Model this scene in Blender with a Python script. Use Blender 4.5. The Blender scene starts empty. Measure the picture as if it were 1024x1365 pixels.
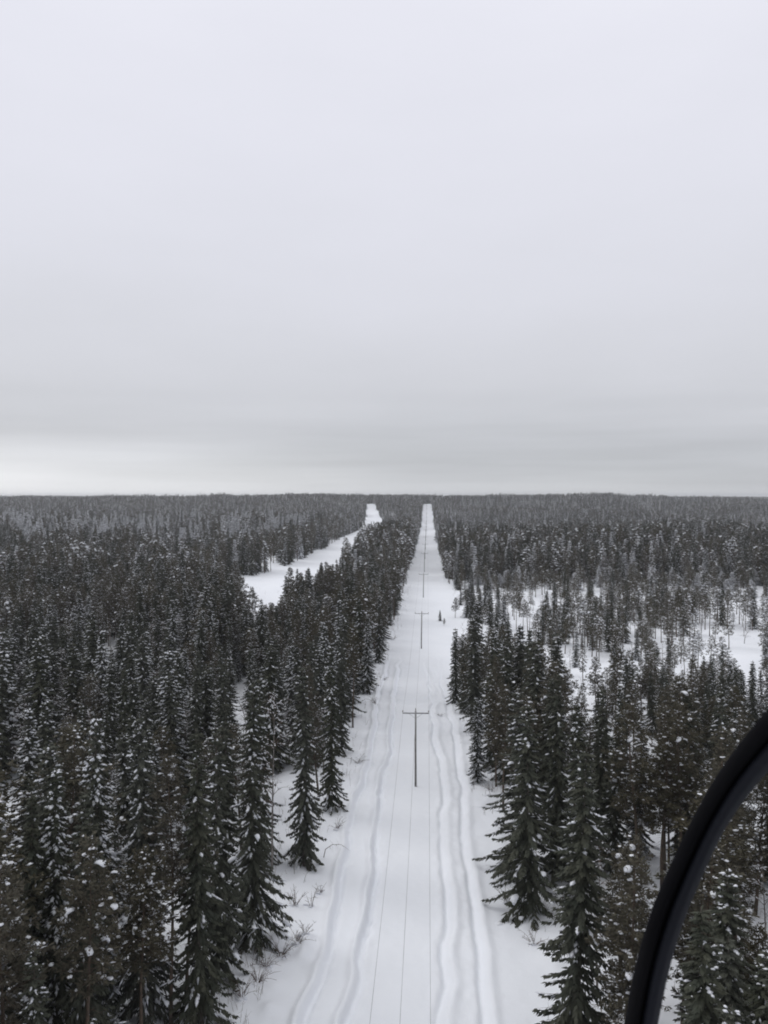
import bpy, math, random
import numpy as np
from mathutils import Vector, Euler, noise as mnoise

S = bpy.context.scene
C = S.collection
PI = math.pi

# ------------------------------------------------------------------ camera, sky, sun, exposure
CAM_H = 35.0
F = 1075.0                       # focal length in photograph pixels (1024 x 1365)
VX, VY = 570.0, 663.0            # vanishing point of the clearing / level horizon
cam_d = bpy.data.cameras.new("camera")
cam = bpy.data.objects.new("camera", cam_d)
C.objects.link(cam)
cam_d.sensor_fit = 'AUTO'
cam_d.sensor_width = 4.8
cam_d.lens = 4.8 * F / 1365.0
cam_d.clip_start = 0.05
cam_d.clip_end = 30000
cam_d.dof.use_dof = True
cam_d.dof.focus_distance = 160.0
cam_d.dof.aperture_fstop = 2.2
cam.location = (0, 0, CAM_H)
cam.rotation_euler = (math.radians(90) - math.atan((682.5 - VY) / F), 0, math.atan((VX - 512) / F))
S.camera = cam

world = bpy.data.worlds.new("World")
S.world = world
world.use_nodes = True


def build_world():
    nt = world.node_tree
    nt.nodes.clear()
    N, L = nt.nodes.new, nt.links.new
    out = N('ShaderNodeOutputWorld')
    tc = N('ShaderNodeTexCoord')
    sep = N('ShaderNodeSeparateXYZ'); L(tc.outputs['Generated'], sep.inputs[0])
    # physical sky behind the clouds
    sky = N('ShaderNodeTexSky'); sky.sky_type = 'NISHITA'; sky.sun_disc = False
    sky.sun_elevation = math.radians(14); sky.sun_rotation = math.radians(-62)
    bg1 = N('ShaderNodeBackground'); bg1.inputs[1].default_value = 0.08
    L(sky.outputs[0], bg1.inputs[0])
    # closed stratus deck: colour by height above the horizon
    mx = N('ShaderNodeMath'); mx.operation = 'MAXIMUM'; mx.inputs[1].default_value = 0
    L(sep.outputs['Z'], mx.inputs[0])
    pw = N('ShaderNodeMath'); pw.operation = 'POWER'; pw.inputs[1].default_value = 0.5
    L(mx.outputs[0], pw.inputs[0])
    # soft large cloud mottling that bends the bands
    mp = N('ShaderNodeMapping'); mp.inputs['Scale'].default_value = (1.5, 1.5, 4.5)
    L(tc.outputs['Generated'], mp.inputs[0])
    nz = N('ShaderNodeTexNoise'); nz.inputs['Scale'].default_value = 1.6
    nz.inputs['Detail'].default_value = 5.0; nz.inputs['Roughness'].default_value = 0.5
    L(mp.outputs[0], nz.inputs['Vector'])
    ofs = N('ShaderNodeMath'); ofs.operation = 'MULTIPLY_ADD'
    ofs.inputs[1].default_value = 0.20; ofs.inputs[2].default_value = -0.10
    L(nz.outputs[0], ofs.inputs[0])
    ad = N('ShaderNodeMath'); ad.operation = 'ADD'
    L(pw.outputs[0], ad.inputs[0]); L(ofs.outputs[0], ad.inputs[1])
    rp = N('ShaderNodeValToRGB'); rp.color_ramp.interpolation = 'B_SPLINE'
    el = rp.color_ramp.elements
    stops = [(0.0, (.69, .70, .705)), (0.09, (.645, .66, .685)), (0.19, (.545, .565, .60)), (0.28, (.59, .605, .65)),
             (0.40, (.675, .685, .735)), (0.56, (.765, .775, .85)), (0.72, (.84, .845, .93)), (0.86, (.98, .99, 1.06)), (1.0, (1.08, 1.09, 1.16))]
    el[0].position, el[0].color = stops[0][0], (*stops[0][1], 1)
    el[1].position, el[1].color = stops[-1][0], (*stops[-1][1], 1)
    for p, c in stops[1:-1]:
        e = el.new(p); e.color = (*c, 1)
    L(ad.outputs[0], rp.inputs[0])
    # thin brighter break near the horizon, brightest to the left of the view
    at = N('ShaderNodeVectorMath'); at.operation = 'DOT_PRODUCT'
    at.inputs[1].default_value = (-0.92, 0.39, 0.0)
    L(tc.outputs['Generated'], at.inputs[0])
    az = N('ShaderNodeMapRange'); az.inputs[1].default_value = 0.30; az.inputs[2].default_value = 0.88
    L(at.outputs['Value'], az.inputs[0]); az.interpolation_type = 'SMOOTHSTEP'
    hz = N('ShaderNodeMapRange'); hz.inputs[1].default_value = 0.095; hz.inputs[2].default_value = 0.0
    hz.interpolation_type = 'SMOOTHSTEP'
    L(mx.outputs[0], hz.inputs[0])
    br = N('ShaderNodeMath'); br.operation = 'MULTIPLY'; L(az.outputs[0], br.inputs[0]); L(hz.outputs[0], br.inputs[1])
    nb = N('ShaderNodeMath'); nb.operation = 'MULTIPLY'; L(br.outputs[0], nb.inputs[0]); nb.inputs[1].default_value = 0.42
    # dark low streak just over the horizon ahead-right
    mp2 = N('ShaderNodeMapping'); mp2.inputs['Scale'].default_value = (1.6, 1.6, 26.0)
    L(tc.outputs['Generated'], mp2.inputs[0])
    n2 = N('ShaderNodeTexNoise'); n2.inputs['Scale'].default_value = 1.3; n2.inputs['Detail'].default_value = 3.0
    L(mp2.outputs[0], n2.inputs['Vector'])
    st = N('ShaderNodeMapRange'); st.inputs[1].default_value = 0.35; st.inputs[2].default_value = 0.75
    st.inputs[3].default_value = 1.06; st.inputs[4].default_value = 0.82
    L(n2.outputs[0], st.inputs[0])
    lo = N('ShaderNodeMapRange'); lo.inputs[1].default_value = 0.16; lo.inputs[2].default_value = 0.02
    lo.interpolation_type = 'SMOOTHSTEP'; L(mx.outputs[0], lo.inputs[0])
    mixs = N('ShaderNodeMix'); mixs.data_type = 'FLOAT'; mixs.inputs[2].default_value = 1.0
    L(lo.outputs[0], mixs.inputs[0]); L(st.outputs[0], mixs.inputs[3])
    m1 = N('ShaderNodeVectorMath'); m1.operation = 'SCALE'
    L(rp.outputs[0], m1.inputs[0]); L(mixs.outputs[0], m1.inputs['Scale'])
    a2 = N('ShaderNodeVectorMath'); a2.operation = 'ADD'
    L(m1.outputs[0], a2.inputs[0]); L(nb.outputs[0], a2.inputs[1])
    bg2 = N('ShaderNodeBackground'); bg2.inputs[1].default_value = 1.0
    L(a2.outputs[0], bg2.inputs[0])
    mix = N('ShaderNodeMixShader'); mix.inputs[0].default_value = 0.96
    L(bg1.outputs[0], mix.inputs[1]); L(bg2.outputs[0], mix.inputs[2])
    L(mix.outputs[0], out.inputs[0])


build_world()
sun_d = bpy.data.lights.new("sun", 'SUN')
sun = bpy.data.objects.new("sun", sun_d)
C.objects.link(sun)
sun_d.energy = 1.1
sun_d.angle = math.radians(35)
sun_d.color = (1.0, 0.985, 0.96)
sun.location = (-200, 100, 120)
_d = Vector((-0.80, 0.35, 0.55))
sun.rotation_euler = _d.to_track_quat('Z', 'Y').to_euler()

S.view_settings.view_transform = 'Standard'
S.view_settings.look = 'None'
S.view_settings.gamma = 1.0
S.view_settings.exposure = 0.0
S.view_settings.use_curve_mapping = False
S.cycles.max_bounces = 6
S.cycles.diffuse_bounces = 4
S.cycles.transmission_bounces = 2
S.cycles.volume_bounces = 0
S.cycles.pixel_filter_type = 'BLACKMAN_HARRIS'
S.cycles.filter_width = 1.9
try:
    S.cycles.use_denoising = True
    S.cycles.denoiser = 'OPENIMAGEDENOISE'
except Exception:
    pass


# ------------------------------------------------------------------ small helpers
def px(x, y, z=0.0):
    """photograph pixel of a point at height z -> ground position (X, Y)"""
    D = (CAM_H - z) * F / (y - VY)
    return (x - VX) / F * D, D


def tag(o, label=None, cat=None, group=None, kind=None):
    if label: o['label'] = label
    if cat: o['category'] = cat
    if group: o['group'] = group
    if kind: o['kind'] = kind
    return o


def empty(name, loc=(0, 0, 0), rz=0.0):
    o = bpy.data.objects.new(name, None)
    C.objects.link(o)
    o.location = loc
    o.rotation_euler = (0, 0, rz)
    o.empty_display_size = 0.3
    return o


def mesh_np(name, V, faces, mats, mat_idx=None, smooth=False):
    """V (n,3); faces: list of int arrays (m,k) with constant k each"""
    me = bpy.data.meshes.new(name)
    V = np.asarray(V, dtype=np.float32)
    counts = np.concatenate([np.full(len(f), f.shape[1], dtype=np.int32) for f in faces])
    loops = np.concatenate([f.ravel() for f in faces]).astype(np.int32)
    me.vertices.add(len(V)); me.vertices.foreach_set('co', V.ravel())
    me.loops.add(len(loops)); me.loops.foreach_set('vertex_index', loops)
    me.polygons.add(len(counts))
    starts = np.concatenate([[0], np.cumsum(counts)[:-1]]).astype(np.int32)
    me.polygons.foreach_set('loop_start', starts)
    me.polygons.foreach_set('loop_total', counts)
    for m in mats: me.materials.append(m)
    if mat_idx is not None:
        me.polygons.foreach_set('material_index', mat_idx.astype(np.int32))
    if smooth:
        me.polygons.foreach_set('use_smooth', np.ones(len(counts), dtype=bool))
    me.update(calc_edges=True)
    return me


def link(name, me, parent=None, loc=None):
    o = bpy.data.objects.new(name, me)
    C.objects.link(o)
    if parent: o.parent = parent
    if loc is not None: o.location = loc
    return o


class MB:
    """collects geometry"""
    def __init__(self): self.v = []; self.t = []; self.n = 0

    def add(self, V, T):
        V = np.asarray(V, dtype=np.float64); T = np.asarray(T, dtype=np.int64)
        self.v.append(V); self.t.append(T + self.n); self.n += len(V)

    def arrays(self):
        V = np.concatenate(self.v) if self.v else np.zeros((0, 3))
        ks = sorted({t.shape[1] for t in self.t})
        return V, [np.concatenate([t for t in self.t if t.shape[1] == k]) for k in ks]

    def build(self, name, mat, smooth=False):
        V, fs = self.arrays()
        return mesh_np(name, V, fs, [mat], smooth=smooth)


def tube(mb, P, R, n=6, cap=True):
    P = np.asarray(P, dtype=float); m = len(P)
    R = np.broadcast_to(np.asarray(R, dtype=float), (m,))
    T = np.gradient(P, axis=0); T /= np.linalg.norm(T, axis=1)[:, None] + 1e-9
    ref = np.array([0, 0, 1.0]) if abs(T[0][2]) < 0.9 else np.array([1.0, 0, 0])
    A = np.cross(T, ref); A /= np.linalg.norm(A, axis=1)[:, None] + 1e-9
    B = np.cross(T, A)
    th = np.arange(n) * 2 * PI / n
    V = P[:, None] + (A[:, None] * np.cos(th)[None, :, None] + B[:, None] * np.sin(th)[None, :, None]) * R[:, None, None]
    i, j = np.meshgrid(np.arange(m - 1), np.arange(n), indexing='ij')
    q = np.stack([i * n + j, i * n + (j + 1) % n, (i + 1) * n + (j + 1) % n, (i + 1) * n + j], -1).reshape(-1, 4)
    mb.add(V.reshape(-1, 3), q)
    if cap:
        base = mb.n - m * n
        for k, flip in ((0, True), (m - 1, False)):
            idx = base + k * n + np.arange(n)
            if flip: idx = idx[::-1]
            tri = np.stack([np.full(n - 2, idx[0]), idx[1:-1], idx[2:]], -1)
            mb.t.append(tri)


def box(mb, c, s, rot=None):
    c = np.asarray(c, float); s = np.asarray(s, float) / 2
    V = np.array([[x, y, z] for x in (-1, 1) for y in (-1, 1) for z in (-1, 1)], float) * s
    if rot is not None: V = V @ np.array(Euler(rot).to_matrix()).T
    q = [[0, 1, 3, 2], [4, 6, 7, 5], [0, 4, 5, 1], [2, 3, 7, 6], [0, 2, 6, 4], [1, 5, 7, 3]]
    mb.add(V + c, q)


# ------------------------------------------------------------------ materials
def mat(name, base, rough=0.8, var=None, scale=3.0, bump=None, rnd=None, spec=0.2, coord='Object', detail=4.0):
    """base colour, optional second colour mixed by noise (var), per-object random brightness (rnd)"""
    m = bpy.data.materials.new(name); m.use_nodes = True
    nt = m.node_tree; N, L = nt.nodes.new, nt.links.new
    b = nt.nodes['Principled BSDF']
    b.inputs['Roughness'].default_value = rough
    b.inputs['Specular IOR Level'].default_value = spec
    b.inputs['Base Color'].default_value = (*base, 1)
    tc = N('ShaderNodeTexCoord')
    col = None
    if var:
        nz = N('ShaderNodeTexNoise'); nz.inputs['Scale'].default_value = scale; nz.inputs['Detail'].default_value = detail
        L(tc.outputs[coord], nz.inputs['Vector'])
        mr = N('ShaderNodeMapRange'); mr.inputs[1].default_value = 0.35; mr.inputs[2].default_value = 0.65
        L(nz.outputs[0], mr.inputs[0])
        mx = N('ShaderNodeMix'); mx.data_type = 'RGBA'
        mx.inputs[6].default_value = (*base, 1); mx.inputs[7].default_value = (*var, 1)
        L(mr.outputs[0], mx.inputs[0]); col = mx.outputs[2]
    if rnd:
        oi = N('ShaderNodeObjectInfo')
        mx = N('ShaderNodeMix'); mx.data_type = 'RGBA'
        L(oi.outputs['Random'], mx.inputs[0])
        if col is None: mx.inputs[6].default_value = (*base, 1)
        else: L(col, mx.inputs[6])
        mx.inputs[7].default_value = (*rnd, 1)
        col = mx.outputs[2]
    if col is not None: L(col, b.inputs['Base Color'])
    if bump:
        nb = N('ShaderNodeTexNoise'); nb.inputs['Scale'].default_value = bump[0]; nb.inputs['Detail'].default_value = 6
        L(tc.outputs[coord], nb.inputs['Vector'])
        bp = N('ShaderNodeBump'); bp.inputs['Strength'].default_value = bump[1]; bp.inputs['Distance'].default_value = bump[2]
        L(nb.outputs[0], bp.inputs['Height']); L(bp.outputs[0], b.inputs['Normal'])
    return m


M_SPRUCE = mat('spruce_needles', (.038, .045, .033), .7, var=(.060, .062, .042), scale=.7, rnd=(.062, .066, .054))
M_PINE = mat('pine_needles', (.053, .051, .031), .7, var=(.080, .069, .043), scale=.6, rnd=(.090, .082, .064))
M_BARK_S = mat('spruce_bark', (.075, .062, .052), .9, var=(.12, .11, .10), scale=5, bump=(14, .6, .03))
M_BARK_P = mat('pine_bark', (.075, .062, .052), .9, var=(.12, .088, .066), scale=2.2, bump=(12, .6, .03))
M_BIRCH = mat('birch_bark', (.26, .245, .23), .8, var=(.09, .08, .075), scale=4)
M_TWIG = mat('bare_twig', (.105, .076, .062), .9, var=(.15, .118, .10), scale=4)
M_TSNOW = mat('snow_on_branches', (.78, .795, .83), .75, var=(.68, .70, .76), scale=4, spec=.3)
M_POLE = mat('weathered_pole_wood', (.17, .165, .16), .85, var=(.27, .26, .25), scale=3, bump=(20, .5, .01))
M_STEEL = mat('galvanised_steel', (.17, .175, .185), .55, var=(.25, .25, .26), scale=6, spec=.5)
M_PORC = mat('insulator_porcelain', (.11, .075, .06), .3, var=(.16, .11, .08), scale=5, spec=.5)
M_WIRE = mat('frosted_wire', (.27, .275, .29), .7, var=(.42, .43, .45), scale=.4)
M_SEAL = mat('black_rubber', (.004, .004, .005), .8, var=(.007, .007, .008), scale=9, bump=(90, .15, .002), spec=.015)
M_FRAME = mat('dark_navy_paint', (.008, .009, .013), .65, var=(.011, .012, .017), scale=6, bump=(220, .08, .001), spec=.10)


def snow_ground_mat():
    m = bpy.data.materials.new('snow_cover'); m.use_nodes = True
    nt = m.node_tree; N, L = nt.nodes.new, nt.links.new
    b = nt.nodes['Principled BSDF']
    b.inputs['Roughness'].default_value = .8; b.inputs['Specular IOR Level'].default_value = .25
    g = N('ShaderNodeNewGeometry')
    n1 = N('ShaderNodeTexNoise'); n1.inputs['Scale'].default_value = .12; n1.inputs['Detail'].default_value = 6
    L(g.outputs['Position'], n1.inputs['Vector'])
    mx = N('ShaderNodeMix'); mx.data_type = 'RGBA'
    mx.inputs[6].default_value = (.765, .79, .845, 1); mx.inputs[7].default_value = (.84, .86, .905, 1)
    L(n1.outputs[0], mx.inputs[0])
    # litter: needles and twigs on the snow, sparse
    n3 = N('ShaderNodeTexNoise'); n3.inputs['Scale'].default_value = 5.0; n3.inputs['Detail'].default_value = 3
    L(g.outputs['Position'], n3.inputs['Vector'])
    mr = N('ShaderNodeMapRange'); mr.inputs[1].default_value = .70; mr.inputs[2].default_value = .78
    mr.inputs[4].default_value = .35
    L(n3.outputs[0], mr.inputs[0])
    m2 = N('ShaderNodeMix'); m2.data_type = 'RGBA'; m2.inputs[7].default_value = (.36, .35, .33, 1)
    L(mr.outputs[0], m2.inputs[0]); L(mx.outputs[2], m2.inputs[6])
    L(m2.outputs[2], b.inputs['Base Color'])
    n2 = N('ShaderNodeTexNoise'); n2.inputs['Scale'].default_value = 1.1; n2.inputs['Detail'].default_value = 7
    L(g.outputs['Position'], n2.inputs['Vector'])
    bp = N('ShaderNodeBump'); bp.inputs['Strength'].default_value = .5; bp.inputs['Distance'].default_value = .12
    L(n2.outputs[0], bp.inputs['Height']); L(bp.outputs[0], b.inputs['Normal'])
    return m


M_SNOW = snow_ground_mat()


# ------------------------------------------------------------------ terrain
def sstep(a, b, x):
    t = np.clip((x - a) / (b - a), 0, 1)
    return t * t * (3 - 2 * t)


_rs = np.random.RandomState(5)
_lat = _rs.rand(257, 257)


def vnoise(x, y, s):
    """tileable smooth value noise, vectorised"""
    x = np.asarray(x, float) / s + 1000.37; y = np.asarray(y, float) / s + 1000.71
    xi = np.floor(x).astype(int); yi = np.floor(y).astype(int)
    fx = x - xi; fy = y - yi
    fx = fx * fx * (3 - 2 * fx); fy = fy * fy * (3 - 2 * fy)
    a = _lat[xi % 256, yi % 256]; b = _lat[(xi + 1) % 256, yi % 256]
    c = _lat[xi % 256, (yi + 1) % 256]; d = _lat[(xi + 1) % 256, (yi + 1) % 256]
    return (a * (1 - fx) + b * fx) * (1 - fy) + (c * (1 - fx) + d * fx) * fy


LX = np.array([-40, 50, 62, 78, 90, 122, 165, 190, 231, 281, 480, 1440, 1475]); LV = np.array([-13.5, -13.8, -14, -13.3, -12.2, -12.3, -11.3, -11.0, -9.6, -8.6, -8.6, -8.6, 0])
RX = np.array([-40, 50, 62, 70, 98, 135, 160, 175, 250, 300, 330, 700, 1045, 1440, 1475]); RV = np.array([10, 9.5, 10.5, 8.5, 6.8, 5.6, 6.0, 9, 12, 9.5, 7.2, 8.0, 8.8, 8.6, 0])


def edge_l(y): return np.interp(y, LX, LV)
def edge_r(y): return np.interp(y, RX, RV)


def road(y):
    c = np.interp(y, [180, 228, 242, 413, 580, 700, 850, 1000, 1100, 1200, 1450], [-38, -47, -52, -53, -54.5, -58, -61.5, -66, -74, -83, -102])
    w = np.interp(y, [180, 228, 242, 413, 580, 700, 850, 1000, 1100, 1200, 1440, 1470], [3, 7, 19.5, 18, 16.5, 14, 12, 11.5, 11, 9.5, 8, 0])
    return c, w


def hill(x, y):
    base = np.interp(y, [-200, 900, 1010, 1440, 1620, 2200, 3200, 4500, 6500, 9000],
                     [0, 0, 1.5, 22, 24, 16, 12, 16, 24, 20])
    lat = np.interp(x, [-1500, -700, -100, 250, 700, 1400], [16, 19, 22, 22, 15, 8]) / 22.0
    k = sstep(900, 1440, y) * (1 - sstep(2300, 3600, y))
    base = base * (1 - k) + base * lat * k
    base = base + k * (vnoise(x, y, 210) - .5) * 2.4
    far = sstep(1800, 4500, y)
    return base + far * ((vnoise(x, y, 900) - .5) * 15)


# wheel / belt tracks traced on the ground (photograph pixels)
TR = [
    [(408, 1380), (412, 1359), (437, 1284), (453, 1214), (461, 1156), (466, 1123), (478, 1069), (493, 1019), (501, 978), (502, 953), (506, 930), (514, 905), (520, 884)],
    [(463, 1385), (468, 1359), (482, 1289), (493, 1231), (499, 1173), (500, 1123), (507, 1065), (521, 1007), (526, 966), (525, 937), (529, 910), (533, 890)],
    [(588, 1385), (588, 1338), (596, 1297), (594, 1247), (590, 1193), (587, 1131), (590, 1069), (584, 1015), (578, 978), (575, 932), (571, 903), (569, 885)],
    [(648, 1385), (645, 1353), (637, 1290), (631, 1214), (621, 1152), (617, 1090), (613, 1040), (606, 995), (602, 962), (594, 930), (588, 905)],
]
TRW = []
for pts in TR:
    w = [px(*p) for p in pts]
    w.sort(key=lambda q: q[1])
    xs = np.array([q[0] for q in w]); ys = np.array([q[1] for q in w])
    ys = np.concatenate([[-60], ys]); xs = np.concatenate([[xs[0]], xs])
    TRW.append((ys, xs))


def ground(x, y, fine=True):
    x = np.asarray(x, float); y = np.asarray(y, float)
    z = hill(x, y)
    z = z + (vnoise(x, y, 70) - .5) * 1.0 + (vnoise(x + 400, y, 160) - .5) * 1.5 * sstep(160, 400, y)
    z = z - 0.0
    incor = sstep(0, 3.5, x - edge_l(y)) * sstep(0, 3.0, edge_r(y) - x)
    c, w = road(y)
    inroad = (1 - sstep(w - 2, w + 2, np.abs(x - c))) * sstep(190, 235, y)
    rough = 1 - np.maximum(incor, inroad)
    z = z + rough * ((vnoise(x, y, 3.1) - .5) * .55 + (vnoise(x, y, 1.1) - .5) * .22) + .25 * rough
    z = z + incor * sstep(-7.5, -9.5, x) * (vnoise(x + 9, y, 1.3) ** 3) * .5 * sstep(150, 90, y)
    z = z + (1 - rough) * ((vnoise(x, y, 6) - .5) * .22 + (vnoise(x + 33, y, 1.7) - .5) * .08 + (vnoise(x + 12, y + 5, .62) - .5) * .035)
    if fine:
        # shallow stream crossing
        ylin = 139 + 0.12 * x + 1.2 * np.sin(x * .5)
        z = z - .35 * np.exp(-((y - ylin) / 1.3) ** 2) * incor * (1 - sstep(-1, 4, x)) + .2 * np.exp(-((y - ylin - 2.6) / 1.0) ** 2) * incor
        for i, (ys, xs) in enumerate(TRW):
            cx = np.interp(y, ys, xs) + (vnoise(y, y * 0 + i * 9, 4.5) - .5) * .75 + (vnoise(y, y * 0 + i * 17, 1.6) - .5) * .16
            s = -1 if i < 2 else 1            # +d is the outer side
            d = (x - cx) * s
            fade = (1 - sstep(145, 185, y)) * (.65 + .5 * vnoise(y, y * 0 + 5 * i, 9))
            g = np.where(d < 0, np.exp(-(d / .20) ** 2), np.exp(-(d / .34) ** 2))
            rim = np.exp(-((d - .66) / .36) ** 2) * .20 if i < 2 else np.exp(-((d - .85) / .42) ** 2) * .17 + np.exp(-((d + .5) / .4) ** 2) * .04
            z = z + fade * (1.8 if i < 2 else 1.15) * (-(.16 if i < 2 else .20) * g + rim + (vnoise(x, y, .55) - .5) * .13 * np.exp(-(d / 1.1) ** 2))
    return z


def gz(x, y): return float(ground(np.array([x]), np.array([y]))[0])


def build_ground():
    fx = np.arange(-17, 13.001, .13)
    gl, v, st = [], -17.0, .13
    while v > -9000:
        st = min(st * 1.07, 140); v -= st; gl.append(v)
    gr, v, st = [], 13.0, .13
    while v < 9000:
        st = min(st * 1.07, 140); v += st; gr.append(v)
    X = np.array(gl[::-1] + list(fx) + gr)
    yl = []; v = -60.0
    while v < 36: yl.append(v); v += 2.0
    while v < 190: yl.append(v); v += .38
    st = .38
    while v < 12000:
        yl.append(v); st = min(st * 1.03, 150); v += st
    Y = np.array(yl)
    XX, YY = np.meshgrid(X, Y, indexing='xy')
    Z = ground(XX, YY)
    V = np.stack([XX, YY, Z], -1).reshape(-1, 3)
    nx, ny = len(X), len(Y)
    i, j = np.meshgrid(np.arange(ny - 1), np.arange(nx - 1), indexing='ij')
    q = np.stack([i * nx + j, i * nx + j + 1, (i + 1) * nx + j + 1, (i + 1) * nx + j], -1).reshape(-1, 4)
    o = link('ground', mesh_np('ground', V, [q], [M_SNOW], smooth=True))
    tag(o, 'snow covered forest ground with the wide tracked clearing', kind='structure')
    print('ground quads', len(q))


build_ground()

# ------------------------------------------------------------------ haze
mh = bpy.data.materials.new('winter_haze'); mh.use_nodes = True
nt = mh.node_tree; nt.nodes.clear()
_o = nt.nodes.new('ShaderNodeOutputMaterial'); _v = nt.nodes.new('ShaderNodeVolumePrincipled')
_v.inputs['Color'].default_value = (.93, .95, 1, 1); _v.inputs['Density'].default_value = 0.00013
_v.inputs['Anisotropy'].default_value = 0.2
nt.links.new(_v.outputs[0], _o.inputs['Volume'])
hb = MB(); box(hb, (0, 5950, 30), (18400, 12400, 80))
haze = link('haze', hb.build('haze', mh))
tag(haze, 'thin cold winter haze over the forest', kind='stuff')


# ------------------------------------------------------------------ tree geometry
def kites(P, D, Sd, l, w, bend=0.0):
    """tapered needle shoots: P base, D direction, Sd side; (n,4) quads"""
    mid = P + D * (l * .42)[:, None]
    tip = P + D * l[:, None]; tip[:, 2] -= bend * l
    a = mid + Sd * (w / 2)[:, None]; b = mid - Sd * (w / 2)[:, None]
    V = np.stack([P, a, tip, b], 1).reshape(-1, 3)
    n = len(P); q = np.arange(n * 4).reshape(n, 4)
    return V, q


def caps(P, D, Sd, l, w, h):
    """low snow caps lying on a shoot"""
    Up = np.cross(D, Sd); Up[Up[:, 2] < 0] *= -1
    P = P + Up * .015
    mid = P + D * (l * .5)[:, None]; tip = P + D * l[:, None]
    a = mid + Sd * (w / 2)[:, None]; b = mid - Sd * (w / 2)[:, None]
    t = mid + np.array([0, 0, 1.0]) * h[:, None] + D * (l * .08)[:, None]
    dn = mid - np.array([0, 0, 1.0]) * (h * .35)[:, None]
    V = np.stack([P, a, tip, b, t, dn], 1).reshape(-1, 3)
    k = (np.arange(len(P)) * 6)[:, None]
    f = np.concatenate([k + np.array(x)[None] for x in ([0, 1, 4], [1, 2, 4], [2, 3, 4], [3, 0, 4], [1, 0, 5], [2, 1, 5], [3, 2, 5], [0, 3, 5])])
    return V, f


_ico = None


def ico():
    global _ico
    if _ico is None:
        t = (1 + 5 ** .5) / 2
        V = np.array([[-1, t, 0], [1, t, 0], [-1, -t, 0], [1, -t, 0], [0, -1, t], [0, 1, t], [0, -1, -t], [0, 1, -t], [t, 0, -1], [t, 0, 1], [-t, 0, -1], [-t, 0, 1]], float)
        V /= np.linalg.norm(V[0])
        T = [[0, 11, 5], [0, 5, 1], [0, 1, 7], [0, 7, 10], [0, 10, 11], [1, 5, 9], [5, 11, 4], [11, 10, 2], [10, 7, 6], [7, 1, 8], [3, 9, 4], [3, 4, 2], [3, 2, 6], [3, 6, 8], [3, 8, 9], [4, 9, 5], [2, 4, 11], [6, 2, 10], [8, 6, 7], [9, 8, 1]]
        # one subdivision
        V = list(map(tuple, V)); cache = {}; T2 = []
        def mid(a, b):
            k = (min(a, b), max(a, b))
            if k not in cache:
                m = (np.array(V[a]) + np.array(V[b])) / 2; m /= np.linalg.norm(m); V.append(tuple(m)); cache[k] = len(V) - 1
            return cache[k]
        for a, b, c in T:
            ab, bc, ca = mid(a, b), mid(b, c), mid(c, a)
            T2 += [[a, ab, ca], [b, bc, ab], [c, ca, bc], [ab, bc, ca]]
        _ico = (np.array(V), np.array(T2))
    return _ico


def lump(mb, rng, c, s, d=(1, 0, 0)):
    V, T = ico()
    V = V * (1 + (rng.rand(len(V), 1) - .5) * .45)
    V = V * np.array([s * rng.uniform(.9, 1.5), s * rng.uniform(.55, .8), s * rng.uniform(.35, .55)])
    V[:, 2] -= .55 * V[:, 0] ** 2 / s * .6          # drapes over the branch
    a = math.atan2(d[1], d[0]); pitch = rng.uniform(.1, .7)
    R = np.array(Euler((rng.uniform(-.3, .3), pitch, a)).to_matrix())
    mb.add(V @ R.T + c, T)


def unit(v): return v / (np.linalg.norm(v, axis=-1, keepdims=True) + 1e-9)


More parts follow.
